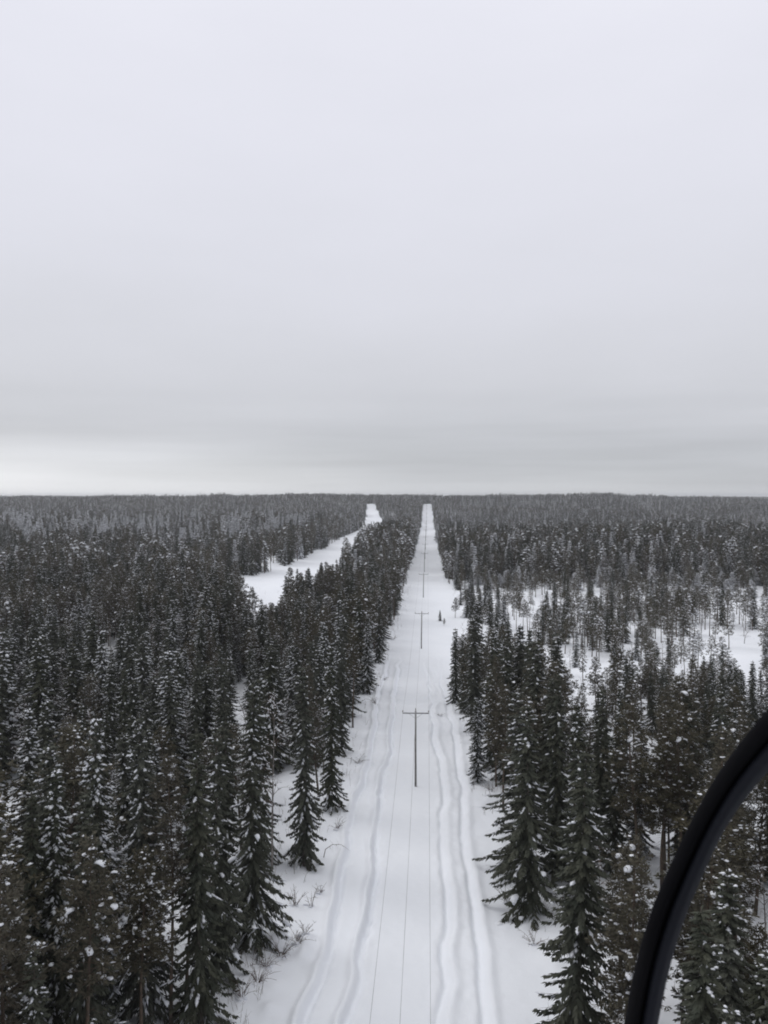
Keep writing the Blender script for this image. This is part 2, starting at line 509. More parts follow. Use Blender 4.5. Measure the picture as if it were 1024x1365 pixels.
def spruce(seed, H=20., R=1.9, det=1.0, snow=.3, lumps=10, droop=.45, z0=.06, taper=.8, gap=.0, ls=1.0, sw=1.0):
    """returns dict part -> MB.  narrow northern spruce: whorled drooping boughs with hanging shoots"""
    rng = np.random.RandomState(seed)
    trunk, crown, sn = MB(), MB(), MB()
    lean = rng.uniform(-.012, .012, 2)
    zt = np.linspace(0, 1, 9)
    wob = np.stack([lean[0] * H * zt + .06 * np.sin(zt * 7 + seed), lean[1] * H * zt + .06 * np.cos(zt * 5 + seed), zt * H], -1)
    wob[0, 2] = -.6
    tube(trunk, wob, np.interp(zt, [0, .05, 1], [H * .0105, H * .0085, .012]), 7)
    step = .40 / det ** .6
    z = z0 * H
    KP, KD, KS, KL, KW = [], [], [], [], []
    SP, SD, SS, SL, SW, SH = [], [], [], [], [], []
    prof_n = rng.rand(12) * .5 + .75
    while z < H * .985:
        u = z / H
        env = R * min(1.0, .55 + 2.2 * (u - z0 + .12)) * (1 - u) ** taper * 1.25 + .10
        env *= np.interp(u * 11, np.arange(12), prof_n)
        nb = rng.randint(4, 7) if u > .1 else 4
        a0 = rng.uniform(0, 2 * PI)
        cx = np.interp(u, zt, wob[:, 0]); cy = np.interp(u, zt, wob[:, 1])
        for b in range(nb):
            if rng.rand() < gap: continue
            az = a0 + b * 2 * PI / nb + rng.uniform(-.35, .35)
            L_ = env * rng.uniform(.62, 1.18)
            zz = z + rng.uniform(-.18, .18)
            dr = droop * (1.55 - 1.15 * u) * rng.uniform(.75, 1.3) - (.45 if u > .88 else 0)
            loaded = rng.rand() < snow * 2.1 * (.4 + 1.2 * vnoise(np.array([az * 1.3 + seed * 3.1]), np.array([z * .35]), 1.0)[0])
            out = np.array([math.cos(az), math.sin(az), 0.0]); side = np.array([-math.sin(az), math.cos(az), 0.0])
            ns = max(3, int(L_ * 7.0 * det + 2))
            t = (np.arange(ns) + rng.rand(ns) * .8 + .4) / ns * .98
            t = np.clip(t, .04, 1.0)
            base = np.array([cx, cy, zz])
            cur = base + out * (L_ * t)[:, None]
            cur[:, 2] += -dr * L_ * (t ** 1.15) + .28 * dr * L_ * t ** 4
            if det > .5:
                tt = np.array([0, .5, 1.0]); pc = base + out * (L_ * tt)[:, None]
                pc[:, 2] += -dr * L_ * (tt ** 1.15) + .28 * dr * L_ * tt ** 4
                tube(crown, pc, [.022, .014, .004], 3, cap=False)
            # each station: left, right and hanging shoot
            for sgn in (-1, 1, 0):
                if sgn == 0:
                    d = out * rng.uniform(.0, .6, (ns, 1)) + side * rng.uniform(-.4, .4, (ns, 1)) + np.array([0, 0, -1.0]) * rng.uniform(.5, 1.1, (ns, 1))
                    ln = (.22 + .20 * rng.rand(ns)) * (1 - .25 * t)
                else:
                    d = out * rng.uniform(.6, 1.1, (ns, 1)) + side * sgn * rng.uniform(.35, .8, (ns, 1)) + np.array([0, 0, -1.0]) * rng.uniform(.35, 1.0, (ns, 1)) * (.35 + dr)
                    ln = (.17 + .26 * L_ * (1 - t) ** .8 + .12 * rng.rand(ns))
                d = unit(d)
                sd = unit(np.cross(d, unit(np.array([0, 0, 1.0]) + rng.uniform(-.7, .7, (ns, 3)))))
                ln = np.minimum(ln, .75) / det ** .3
                wd = (.13 + .09 * rng.rand(ns)) / det ** .55
                KP.append(cur.copy()); KD.append(d); KS.append(sd); KL.append(ln); KW.append(wd)
                if sgn != 0:
                    ps = snow * (1.1 if loaded else .12)
                    k = rng.rand(ns) < ps * (.35 + .65 * t)
                    if k.any():
                        hs = np.cross(d[k], np.array([0, 0, 1.0])); hs = unit(hs)
                        SP.append(cur[k]); SD.append(unit(d[k] * np.array([1, 1, .7]))); SS.append(hs)
                        SL.append(ln[k] * .85); SW.append((.07 + .10 * rng.rand(k.sum())) / det ** .6); SH.append(.035 + .05 * rng.rand(k.sum()))
            if loaded:                      # snow lying as a ridge along the bough
                m_ = rng.randint(2, 4); ta = np.sort(rng.uniform(.30, .95, m_)); lb = L_ * rng.uniform(.22, .42, m_) + .08
                pa = base + out * (L_ * ta)[:, None]; pa[:, 2] += -dr * L_ * (ta ** 1.15) + .28 * dr * L_ * ta ** 4 + .04
                sl = -dr * 1.15 * ta ** .15 + 1.12 * dr * ta ** 3
                dd = unit(np.stack([np.full(m_, out[0]), np.full(m_, out[1]), sl], -1))
                SP.append(pa); SD.append(dd); SS.append(np.repeat(side[None], m_, 0)); SL.append(lb)
                SW.append((.13 + .14 * rng.rand(m_)) / det ** .35); SH.append(.05 + .07 * rng.rand(m_))
            # end spray
            e = cur[-1:]
            KP.append(e); KD.append(unit(out[None] + np.array([[0, 0, -dr * .5]]))); KS.append(side[None]); KL.append(np.array([.34])); KW.append(np.array([.15 / det ** .4]))
        z += step * rng.uniform(.8, 1.2)
    # leader
    n = 7
    P = np.repeat(np.array([[wob[-1, 0], wob[-1, 1], H * .985]]), n, 0); P[:, 2] += np.linspace(-.5, .1, n)
    a = rng.uniform(0, 2 * PI, n); D = unit(np.stack([np.cos(a) * .4, np.sin(a) * .4, np.ones(n)], -1))
    KP.append(P); KD.append(D); KS.append(unit(np.cross(D, np.array([0, 0, 1.0]) + rng.uniform(-.1, .1, (n, 3))))); KL.append(np.full(n, .38)); KW.append(np.full(n, .08))
    cat = np.concatenate
    KP_ = cat(KP); crown.add(*kites(KP_, cat(KD), cat(KS), cat(KL), cat(KW), .15))
    if SP: sn.add(*caps(cat(SP), cat(SD), cat(SS), cat(SL), cat(SW) * sw, cat(SH) * sw))
    for _ in range(lumps):
        i = rng.randint(len(KP_)); p = KP_[i]
        r = math.hypot(p[0], p[1])
        if r < .45 * R * (1 - p[2] / H): continue
        lump(sn, rng, p + np.array([0, 0, .05]), rng.uniform(.14, .40) * ls * (1.05 - .75 * p[2] / H), (p[0], p[1]))
    return dict(trunk=trunk, crown=crown, snow=sn)


def pine(seed, H=19., R=2.0, det=1.0, snow=.22, lumps=8, z0=.42, ls=1.0):
    """Scots pine: bare lower stem with dead stubs, tufted crown of upswept limbs"""
    rng = np.random.RandomState(seed + 500)
    trunk, crown, sn = MB(), MB(), MB()
    zt = np.linspace(0, 1, 10)
    lean = rng.uniform(-.025, .025, 2); ph = rng.uniform(0, 6, 2)
    wob = np.stack([lean[0] * H * zt + .12 * np.sin(zt * 6 + ph[0]), lean[1] * H * zt + .12 * np.sin(zt * 5 + ph[1]), zt * H * .97], -1)
    wob[:, :2] -= wob[0, :2]
    wob[0, 2] = -.6
    tube(trunk, wob, np.interp(zt, [0, .06, 1], [H * .0100, H * .0080, .02]), 7)
    z = H * max(.10, z0 - .25)
    while z < z0 * H:                          # dead branch stubs
        az = rng.uniform(0, 2 * PI); l = rng.uniform(.4, 1.5)
        c = np.array([np.interp(z / H, zt, wob[:, 0]), np.interp(z / H, zt, wob[:, 1]), z])
        o = np.array([math.cos(az), math.sin(az), 0])
        tube(trunk, [c, c + o * l * .5 + [0, 0, .02], c + o * l + [0, 0, -.12]], [.016, .011, .004], 3, cap=False)
        z += rng.uniform(.12, .4)
    TP, TD, TN = [], [], []
    z = z0 * H
    while z < H * .99:
        u = (z / H - z0) / (1 - z0)
        env = R * (.45 + .75 * math.sin(PI * min(1, u * .80 + .22))) * (1 - .55 * u ** 2.5)
        nb = rng.randint(2, 5)
        a0 = rng.uniform(0, 2 * PI)
        c = np.array([np.interp(z / H, zt, wob[:, 0]), np.interp(z / H, zt, wob[:, 1]), z])
        for b in range(nb):
            az = a0 + b * 2 * PI / nb + rng.uniform(-.5, .5)
            L_ = env * rng.uniform(.5, 1.15)
            rise = rng.uniform(-.15, .25) + .55 * u
            o = np.array([math.cos(az), math.sin(az), 0]); sd = np.array([-math.sin(az), math.cos(az), 0])
            tt = np.linspace(0, 1, 4)
            pc = c + o * (L_ * tt)[:, None] + sd * (.12 * L_ * np.sin(tt * 3 + rng.rand() * 6) - 0)[:, None]
            pc[:, 2] += L_ * (rise * tt - .25 * tt ** 2 + .18 * tt ** 3)
            pc[0] = c
            if det > .4: tube(crown if det < 1 else trunk, pc, np.interp(tt, [0, 1], [.035 * (1.2 - u), .008]), 3, cap=False)
            if rng.rand() < snow * 2.2:
                for a_, b_ in zip(pc[1:-1], pc[2:]):
                    l_ = np.linalg.norm(b_ - a_); d_ = (b_ - a_) / l_; s_ = unit(np.cross(d_, [0, 0, 1.0]))
                    sn.add(*caps((a_ + [0, 0, .04])[None], d_[None], s_[None], np.array([l_ * rng.uniform(.7, 1.1)]), np.array([rng.uniform(.08, .18)]), np.array([.07])))
            nt_ = max(3, int(L_ * 5.2 * det + 1.5))
            for k in range(nt_):
                t = rng.uniform(.28, 1.0) if k else 1.0
                q = np.array([np.interp(t, tt, pc[:, i]) for i in range(3)])
                off = sd * rng.uniform(-1, 1) * L_ * .42 * (1.15 - t) + np.array([0, 0, rng.uniform(-.18, .22)]) + o * rng.uniform(-.1, .15)
                p = q + off
                TP.append(p); TD.append(unit(o * .8 + unit(off + 1e-6) * .6 + np.array([0, 0, .45])))
        z += rng.uniform(.30, .52) / det ** .35
    TP.append(wob[-1] + [0, 0, .15]); TD.append(np.array([0, 0, 1.0]))
    TP = np.array(TP); TD = np.array(TD)
    n = len(TP); m = 9 if det >= 1 else 6 if det > .4 else 4
    P = np.repeat(TP, m, 0); D0 = np.repeat(TD, m, 0)
    P = P + rng.normal(0, .075, P.shape)
    D = unit(D0 * .65 + rng.normal(0, .62, P.shape))
    Sd = unit(np.cross(D, rng.normal(0, 1, P.shape)))
    l = rng.uniform(.20, .40, len(P)) / det ** .3; w = rng.uniform(.07, .13, len(P)) / det ** .6
    crown.add(*kites(P, D, Sd, l, w, .05))
    k = rng.rand(n) < snow * 1.5
    for i in np.where(k)[0]:
        s = rng.uniform(.06, .15)
        V, T = ico()
        if det >= 1:
            V = V * (1 + (rng.rand(len(V), 1) - .5) * .4) * np.array([s * 1.25, s, s * .55])
            sn.add(V + TP[i] + [0, 0, .10], T)
        else:
            pass
    if det < 1:
        idx = np.where(k)[0]
        if len(idx):
            d = unit(TD[idx] * np.array([1, 1, .15])); ss = unit(np.cross(d, np.array([0, 0, 1.0])))
            sn.add(*caps(TP[idx] + [0, 0, .1], d, ss, np.full(len(idx), .34), np.full(len(idx), .22), np.full(len(idx), .10)))
    for _ in range(lumps):
        p = TP[rng.randint(n)]
        lump(sn, rng, p + np.array([0, 0, .08]), rng.uniform(.14, .34) * ls, (p[0], p[1]))
    return dict(trunk=trunk, crown=crown, snow=sn)


def birch(seed, H=13., det=1.0, snow=.6, bend=0.):
    rng = np.random.RandomState(seed + 900)
    trunk, crown, sn = MB(), MB(), MB()
    zt = np.linspace(0, 1, 10)
    az = rng.uniform(0, 2 * PI); bo = np.array([math.cos(az), math.sin(az), 0])
    top = H * (1 - .25 * bend)
    wob = bo * (bend * H * .55 * zt ** 2.2)[:, None] + np.array([0, 0, 1.0]) * (top * (zt - .35 * bend * zt ** 3))[:, None]
    wob[:, 0] += .1 * np.sin(zt * 6 + seed); wob[0, :2] = 0; wob[0, 2] = -.5
    tube(trunk, wob, np.interp(zt, [0, 1], [H * .0075, .008]), 6)
    def snowline(P, r):
        P = np.asarray(P)
        for a, b in zip(P[:-1], P[1:]):
            if rng.rand() < snow:
                d = b - a; l = np.linalg.norm(d)
                if abs(d[2]) / (l + 1e-6) > .92: continue
                d = d / l; s = unit(np.cross(d, [0, 0, 1.0]))
                sn.add(*caps((a + [0, 0, r])[None], d[None], s[None], np.array([l]), np.array([.05 + r * 2]), np.array([.05])))
    nb = int(34 * det)
    for i in range(nb):
        u = rng.uniform(.25, .97); c = np.array([np.interp(u, zt, wob[:, k]) for k in range(3)])
        a = rng.uniform(0, 2 * PI); L_ = (1 - u) * H * .28 * rng.uniform(.6, 1.2) + .4
        o = np.array([math.cos(a), math.sin(a), 0]); tt = np.linspace(0, 1, 5)
        P = c + o * (L_ * tt * .75)[:, None]; P[:, 2] += L_ * (.85 * tt - .55 * tt ** 2.2)
        tube(crown, P, np.interp(tt, [0, 1], [.022, .005]), 3, cap=False); snowline(P, .02)
        for k in range(int(5 * det + 1)):
            t = rng.uniform(.25, 1); q = np.array([np.interp(t, tt, P[:, j]) for j in range(3)])
            d = unit(o * .6 + rng.normal(0, .6, 3) + [0, 0, .15]); l = rng.uniform(.3, .9)
            P2 = np.stack([q, q + d * l * .5 + [0, 0, .03], q + d * l + [0, 0, -.12 * l]])
            tube(crown, P2, [.010, .007, .003], 3, cap=False)
            if rng.rand() < .5: snowline(P2, .012)
    return dict(trunk=trunk, crown=crown, snow=sn)


MATS = {'spruce': (M_BARK_S, M_SPRUCE), 'pine': (M_BARK_P, M_PINE), 'birch': (M_BIRCH, M_TWIG)}


def part_meshes(kind, parts):
    bark, leaf = MATS[kind]
    r = {'trunk': parts['trunk'].build(kind + '_trunk', bark, smooth=True), 'crown': parts['crown'].build(kind + '_crown', leaf)}
    if parts['snow'].n: r['snow'] = parts['snow'].build(kind + '_snow', M_TSNOW, smooth=True)
    return r


def joined(kind, parts, name):
    """one mesh of all parts, used as an instance source for the far forest"""
    bark, leaf = MATS[kind]
    V, fs3, fs4, m3, m4, n = [], [], [], [], [], 0
    for k, p in enumerate(('trunk', 'crown', 'snow')):
        if not parts[p].n: continue
        v, fs = parts[p].arrays()
        V.append(v)
        for f in fs:
            (fs3 if f.shape[1] == 3 else fs4).append(f + n)
            (m3 if f.shape[1] == 3 else m4).append(np.full(len(f), k))
        n += len(v)
    faces, mi = [], []
    if fs3: faces.append(np.concatenate(fs3)); mi.append(np.concatenate(m3))
    if fs4: faces.append(np.concatenate(fs4)); mi.append(np.concatenate(m4))
    return mesh_np(name, np.concatenate(V), faces, [bark, leaf, M_TSNOW], np.concatenate(mi))


# near variants, parts kept apart
SPEC = {
    'spruce': [dict(seed=1, R=2.1, snow=.15, lumps=12, droop=.62), dict(seed=2, R=1.8, snow=.07, lumps=4, droop=.8), dict(seed=3, R=2.4, snow=.20, lumps=34, droop=.7, ls=1.15),
               dict(seed=4, R=1.6, snow=.10, lumps=7, droop=.85, taper=.65), dict(seed=5, R=2.3, snow=.12, lumps=16, gap=.25, droop=.6), dict(seed=6, R=1.9, snow=.34, lumps=40, droop=.75, ls=1.2)],
    'pine': [dict(seed=1, R=1.9, snow=.06, lumps=4, z0=.38), dict(seed=2, R=2.4, snow=.11, lumps=9, z0=.42), dict(seed=3, R=1.6, snow=.05, lumps=3, z0=.28),
             dict(seed=4, R=2.0, snow=.24, lumps=24, z0=.36, ls=1.2), dict(seed=5, R=1.8, snow=.08, lumps=6, z0=.50)],
    'birch': [dict(seed=1, snow=.55), dict(seed=2, snow=.75, bend=.5), dict(seed=3, snow=.35)],
}
GEN = {'spruce': spruce, 'pine': pine, 'birch': birch}
NATIVE_H = {'spruce': 20., 'pine': 19., 'birch': 13.}
NEAR = {k: [part_meshes(k, GEN[k](**s)) for s in v] for k, v in SPEC.items()}


def src(name, me):
    return bpy.data.objects.new(name, me)     # instance source only, not linked to the scene


MID, FAR = [], []          # (kind, object)
for k, v in SPEC.items():
    for s in v:
        s = dict(s)
        if 'lumps' in s: s['lumps'] = int(s['lumps'] * 1.5); s['ls'] = s.get('ls', 1) * 1.35
        MID.append((k, src('source_' + k, joined(k, GEN[k](det=.55 if k != 'birch' else .8, **s), k + '_mid'))))
for k, ss in (('spruce', (0, 2, 3, 5)), ('pine', (0, 1, 3)), ('birch', (0, 2))):
    for i in ss:
        s = dict(SPEC[k][i]); s['snow'] = s['snow'] * 1.7
        if 'lumps' in s: s['lumps'] = int(s['lumps'] * 1.3); s['ls'] = 1.5
        FAR.append((k, src('source_' + k, joined(k, GEN[k](det=.26 if k != 'birch' else .6, **s), k + '_far'))))


_fr = dict(R=2.2, snow=1.3, lumps=200, droop=.5, ls=1.7, sw=2.0)
FROST = len(MID) + len(FAR)
for i in (21, 22):
    FAR.append(('frost', src('source_spruce', joined('spruce', spruce(seed=i, det=.3, **_fr), 'spruce_frosted'))))


def copse(seed, kinds, n=70, size=44):
    """patch of about seventy low-detail trees for the forest beyond the crest"""
    rng = np.random.RandomState(seed)
    me = bpy.data.meshes.new('copse')
    Vs, F3, F4, M3, M4, nn = [], [], [], [], [], 0
    protos = []
    for kind in kinds:
        parts = GEN[kind](seed + 3, det=.11 if kind != 'birch' else .3, snow=.5)
        protos.append((kind, parts))
    order = [M_BARK_S, M_SPRUCE, M_TSNOW, M_PINE, M_TWIG]
    for i in range(n):
        kind, parts = protos[rng.randint(len(protos))]
        s = rng.uniform(.65, 1.0); a = rng.uniform(0, 6.28)
        R = np.array([[math.cos(a), -math.sin(a), 0], [math.sin(a), math.cos(a), 0], [0, 0, 1]]) * s
        off = np.array([rng.uniform(-size / 2, size / 2), rng.uniform(-size / 2, size / 2), -.3])
        for p in ('trunk', 'crown', 'snow'):
            if not parts[p].n: continue
            v, fs = parts[p].arrays()
            mi = {'trunk': 0, 'snow': 2, 'crown': {'spruce': 1, 'pine': 3, 'birch': 4}[kind]}[p]
            Vs.append(v @ R.T + off)
            for f in fs:
                (F3 if f.shape[1] == 3 else F4).append(f + nn); (M3 if f.shape[1] == 3 else M4).append(np.full(len(f), mi))
            nn += len(v)
    return src('source_copse', mesh_np('copse', np.concatenate(Vs), [np.concatenate(F3), np.concatenate(F4)], order, np.concatenate([np.concatenate(M3), np.concatenate(M4)])))


COPSE = [copse(11, ('spruce', 'pine')), copse(12, ('spruce', 'pine', 'pine')), copse(13, ('spruce', 'spruce', 'birch'))]

# ------------------------------------------------------------------ where trees stand
rng = np.random.RandomState(77)


def density(x, y):
    """0..1 chance that a forest cell carries a tree"""
    d = .56 + .8 * (vnoise(x, y, 26) - .5) + .75 * (vnoise(x + 77, y, 9) - .5)
    d = np.where(x < 0, d + .04 - .5 * sstep(.60, .74, vnoise(x + 130, y * .8, 19)), d)
    # sparse bog to the right, 140..300 m out
    bog = sstep(7, 12, x) * (1 - sstep(150, 220, x)) * sstep(190, 215, y) * (1 - sstep(288, 312, y))
    d = d * (1 - bog * np.clip(.02 + .58 * sstep(.36, .66, vnoise(x * .8, y + 40, 11)) + .38 * sstep(14, 20, x) * (1 - sstep(48, 66, x)) * sstep(222, 235, y), 0, .93))
    bog2 = sstep(15, 22, x) * sstep(80, 94, y) * (1 - sstep(190, 215, y))
    d = d * (1 - bog2 * (.05 + .80 * sstep(.36, .60, vnoise(x + 50, y, 11))))
    bog4 = sstep(6, 9, x) * (1 - sstep(20, 30, x)) * sstep(150, 165, y) * (1 - sstep(190, 215, y)); d = d * (1 - .6 * bog4)
    bog3 = sstep(95, 130, x) * sstep(225, 240, y) * (1 - sstep(330, 380, y)); d = d * (1 - .5 * bog3)
    # opening left of the winter road
    op = sstep(-125, -110, x) * (1 - sstep(-74, -70, x)) * sstep(365, 385, y) * (1 - sstep(430, 460, y))
    d = d * (1 - .45 * op)
    op2 = (1 - sstep(-150, -120, x)) * sstep(425, 445, y) * (1 - sstep(503, 512, y)); d = d * (1 - .9 * op2)
    thin = (1 - sstep(-150, -115, x)) * sstep(480, 510, y) * (1 - sstep(860, 960, y)); d = d * (1 - thin * (.35 + .5 * sstep(.35, .6, vnoise(x, y * .7, 24))))
    gl = sstep(.62, .72, vnoise(x + 310, y * .6, 60)) * sstep(330, 420, y); d = d * (1 - .7 * gl)
    thick = sstep(268 + 40 * vnoise(x, y, 14), 322, y) * (x > 0) * .3 + sstep(520, 540, y) * (x < 0) * .15
    d = d + thick
    # small snow gap low on the left
    g = np.exp(-(((x + 18.5) / 1.6) ** 2 + ((y - 74) / 8) ** 2)); d = d * (1 - .8 * g)
    d = np.where((x < -6) & (x > -46) & (y > 170) & (y < 1450), np.maximum(d, .72), d)
    # clearings
    m = (x < edge_l(y)) | (x > edge_r(y))
    c, w = road(y)
    m &= ~((np.abs(x - c) < w) & (y > 188))
    return d * m


def in_view(x, y, z=0, pad=0):
    """roughly inside the photograph"""
    if y < 6: return False
    X = VX + F * x / y
    T = VY + F * (CAM_H - z) / y
    return -pad < X < 1024 + pad and T < 1365 + pad


def scatter(y0, y1, cell, half):
    ys = np.arange(y0, y1, cell)
    out = []
    for y in ys:
        xl, xr = half(y)
        xs = np.arange(xl, xr, cell)
        jx = xs + rng.uniform(-.46, .46, len(xs)) * cell; jy = y + rng.uniform(-.46, .46, len(xs)) * cell
        k = rng.rand(len(xs)) < density(jx, jy)
        out.append(np.stack([jx[k], jy[k]], -1))
    return np.concatenate(out)


near = scatter(-40, 260, 2.95, lambda y: (-.60 * max(y, 20) - 22, .50 * max(y, 20) + 22))
mid = scatter(260, 700, 3.3, lambda y: (-.56 * y - 25, .46 * y + 25))
far = scatter(700, 1720, 4.1, lambda y: (-.55 * y - 25, .46 * y + 25))


def kind_of(x, y, r):
    n = vnoise(x, y + 300, 32)
    b = vnoise(x + 900, y, 45)
    if y > 560 and x > 15 and b > .34 and r < .72: return 'birch'
    if 480 < y < 950 and x < -110: return 'pine' if r < .35 else 'birch' if r < .50 else 'spruce'
    if 330 < y < 480 and x < -80 and r < .12: return 'birch'
    if (x > 22 and 130 < y < 310):
        return 'birch' if r < .14 else 'pine' if r < .80 else 'spruce'
    if b > .78 and r < .4: return 'birch'
    if r < .035: return 'birch'
    return 'pine' if r < .16 + .75 * n else 'spruce'


trees = []          # dict(x,y,kind,var,h,rz,label)
hero = [
    # px base x, base y, height, kind, variant, label
    (405, 1163, 19.5, 'spruce', 3, 'tall slender dark spruce at the left clearing edge beside the bent twig'),
    (441, 1088, 18.5, 'spruce', 0, 'snow dusted spruce just behind the slender one at the left clearing edge'),
    (333, 1278, 20.5, 'spruce', 2, 'broad dark spruce over the bare bushes at the lower left of the clearing'),
    (360, 1180, 17.5, 'birch', 2, None),
    (285, 1330, 18.5, 'spruce', 4, 'loose spruce with hanging boughs in the bottom left corner of the clearing'),
    (262, 1395, 19.5, 'spruce', 1, None),
    (182, 1390, 20.5, 'spruce', 2, None),
    (120, 1400, 20.5, 'spruce', 5, None),
    (296, 1262, 18.5, 'spruce', 1, None),
    (345, 1165, 18.0, 'spruce', 4, None),
    (470, 972, 16.0, 'pine', 4, 'pine on a bare stem leaning into the clearing left of the nearest pole'),
    (452, 1010, 17.0, 'spruce', 1, None),
    (424, 1075, 15.5, 'pine', 2, None),
    (220, 1400, 17.8, 'pine', 4, 'pine with long bare lower trunk at the bottom left'),
    (490, 925, 14.5, 'spruce', 5, None),
    (505, 884, 14.5, 'spruce', 0, None),
    (607, 938, 13.0, 'spruce', 3, 'small pointed dark spruce standing first at the right clearing edge'),
    (619, 952, 12.0, 'spruce', 1, 'smaller spruce leaning against the pointed one at the right clearing edge'),
    (637, 1046, 10.5, 'spruce', 5, 'short drooping spruce with a snow cap opposite the nearest pole'),
    (662, 1052, 15.5, 'pine', 2, None),
    (708, 1218, 18.0, 'spruce', 4, 'wide ragged spruce reaching long boughs into the clearing from the right'),
    (690, 1165, 17.0, 'spruce', 4, None),
    (768, 1425, 19.5, 'spruce', 1, 'large dark spruce with loose boughs at the bottom right of the clearing'),
    (742, 1175, 19.0, 'spruce', 1, None),
    (668, 985, 15.0, 'spruce', 2, None),
    (700, 1010, 17.5, 'spruce', 1, None),
    (655, 930, 12.5, 'pine', 0, None),
]
for (bx_, by_, h, k, v, lab) in hero:
    x, y = px(bx_, by_)
    trees.append(dict(x=x, y=y, kind=k, var=v, h=h, label=lab, hero=True, wide=1.45 if bx_ in (708, 690, 768) else 1.0))
hx = np.array([t['x'] for t in trees]); hy = np.array([t['y'] for t in trees])
rest = []
for x, y in near:
    if np.min((hx - x) ** 2 + (hy - y) ** 2) < 2.2 ** 2: continue
    if y < 45 and abs(x + 2) < 14: continue
    k = kind_of(x, y, rng.rand())
    hn = vnoise(x, y + 900, 22)
    h = {'spruce': 17.0, 'pine': 16.0, 'birch': 11.5}[k] * (.70 + .34 * hn + rng.uniform(-.16, .16))
    if x > 6 and 140 < y < 320 or x > 16 and y > 82: h *= .60
    if -40 < x < -20 and 105 < y < 215: h *= .80
    if y < 60: h = min(h * 1.12, 21 if x < 0 else 18.5)
    if rng.rand() < .10: h *= .45
    v = rng.randint(len(SPEC[k]))
    if x > 0 and y < 150 and rng.rand() < .75: v = {'spruce': (1, 3, 4, 0), 'pine': (0, 2, 4, 0), 'birch': (2, 0, 2, 0)}[k][rng.randint(4)]
    if x < 0 and y < 110 and k == 'spruce' and rng.rand() < .22: v = (2, 5)[rng.randint(2)]
    t = dict(x=x, y=y, kind=k, var=v, h=h, label=None, hero=False)
    (trees if in_view(x, y, h * .96, 6) else rest).append(t)

# the 300 of each kind that show largest stay individuals
for k, lim in (('spruce', 300), ('pine', 300), ('birch', 60)):
    cand = sorted([t for t in trees if t['kind'] == k], key=lambda t: -t['h'] / t['y'] - (10 if t['hero'] else 0))
    for t in cand[lim:]: t['drop'] = True
rest += [t for t in trees if t.get('drop')]
trees = [t for t in trees if not t.get('drop')]

# ------------------------------------------------------------------ labels
POLE_Y = [97 + 91 * i for i in range(16)]


def where(t):
    x, y = t['x'], t['y']
    side = 'left' if x < 0 else 'right'
    dd = (edge_l(y) - x) if x < 0 else (x - edge_r(y))
    row = ('at edge' if dd < 2.2 else 'near edge' if dd < 6 else 'some rows inside' if dd < 14
           else 'in mid forest' if dd < 28 else 'in deep forest' if dd < 50 else 'in outer forest')
    al = ('in nearest foreground' if y < 48 else 'in foreground' if y < 62 else 'before nearest pole' if y < 78
          else 'just before nearest pole' if y < 91 else 'level with nearest pole' if y < 105
          else 'just past nearest pole' if y < 125 else 'between two poles' if y < 150
          else 'before second pole' if y < 175 else 'beside second pole' if y < 195 else 'past second pole')
    return side, row, al


ORD = ['first', 'second', 'third', 'fourth', 'fifth', 'sixth', 'seventh', 'eighth', 'ninth', 'tenth', 'eleventh', 'twelfth', 'thirteenth',
       'fourteenth', 'fifteenth', 'sixteenth', 'seventeenth', 'eighteenth', 'nineteenth', 'twentieth']
SHAPE = {
    'spruce': ['snow dusted spruce', 'thin dark spruce', 'broad lumpy snowed spruce', 'narrow drooping spruce', 'loose gappy spruce', 'white flecked spruce'],
    'pine': ['bushy pine', 'wide crowned pine', 'low crowned pine', 'snow tufted pine', 'high crowned pine'],
    'birch': ['bare upright birch', 'bent snowy birch', 'thin bare birch']}
cells = {}
for t in trees:
    side, row, al = where(t)
    hh = t['h'] / NATIVE_H[t['kind']]
    sz = 'short' if hh < .62 else 'tall' if hh > .95 else 'middling'
    t['desc'] = f"{sz} {SHAPE[t['kind']][t['var']]}"
    t['place'] = (side, row, al)
    if not t['label']: cells.setdefault((t['desc'], side, row, al), []).append(t)
for (desc, side, row, al), L_ in cells.items():
    L_.sort(key=lambda t: abs(t['x']))
    for i, t in enumerate(L_):
        o_ = '' if len(L_) == 1 else ORD[min(i, 19)] + ' '
        w_ = f"{o_}{desc} {row} {side} of clearing, {al}"
        t['label'] = w_

NAME = {'spruce': 'spruce_tree', 'pine': 'pine_tree', 'birch': 'birch_tree'}


def place_tree(t):
    root = empty(NAME[t['kind']], (t['x'], t['y'], gz(t['x'], t['y']) - .08), rng.uniform(0, 2 * PI))
    s = t['h'] / NATIVE_H[t['kind']]
    wv = s ** .75 * (rng.uniform(.86, 1.04) * t['wide'] if t.get('hero') else rng.uniform(1.0, 1.42))
    root.scale = (wv, wv * rng.uniform(.93, 1.07), s)
    ln_ = .05 if (rng.rand() < .14 and t['h'] < 17) else .014
    root.rotation_euler[0] = rng.normal(0, ln_); root.rotation_euler[1] = rng.normal(0, ln_)
    side = t['place'][0]
    tag(root, t['label'], 'tree', f"{t['kind']}s in the snowy forest {side} of the clearing")
    for pn, me in NEAR[t['kind']][t['var']].items():
        o = link({'snow': 'snow_load'}.get(pn, pn), me, root)
        if pn == 'snow': o['kind'] = 'stuff'
    return root


for t in trees: place_tree(t)
print('individual trees', {k: sum(t['kind'] == k for t in trees) for k in NAME}, 'rest near', len(rest))


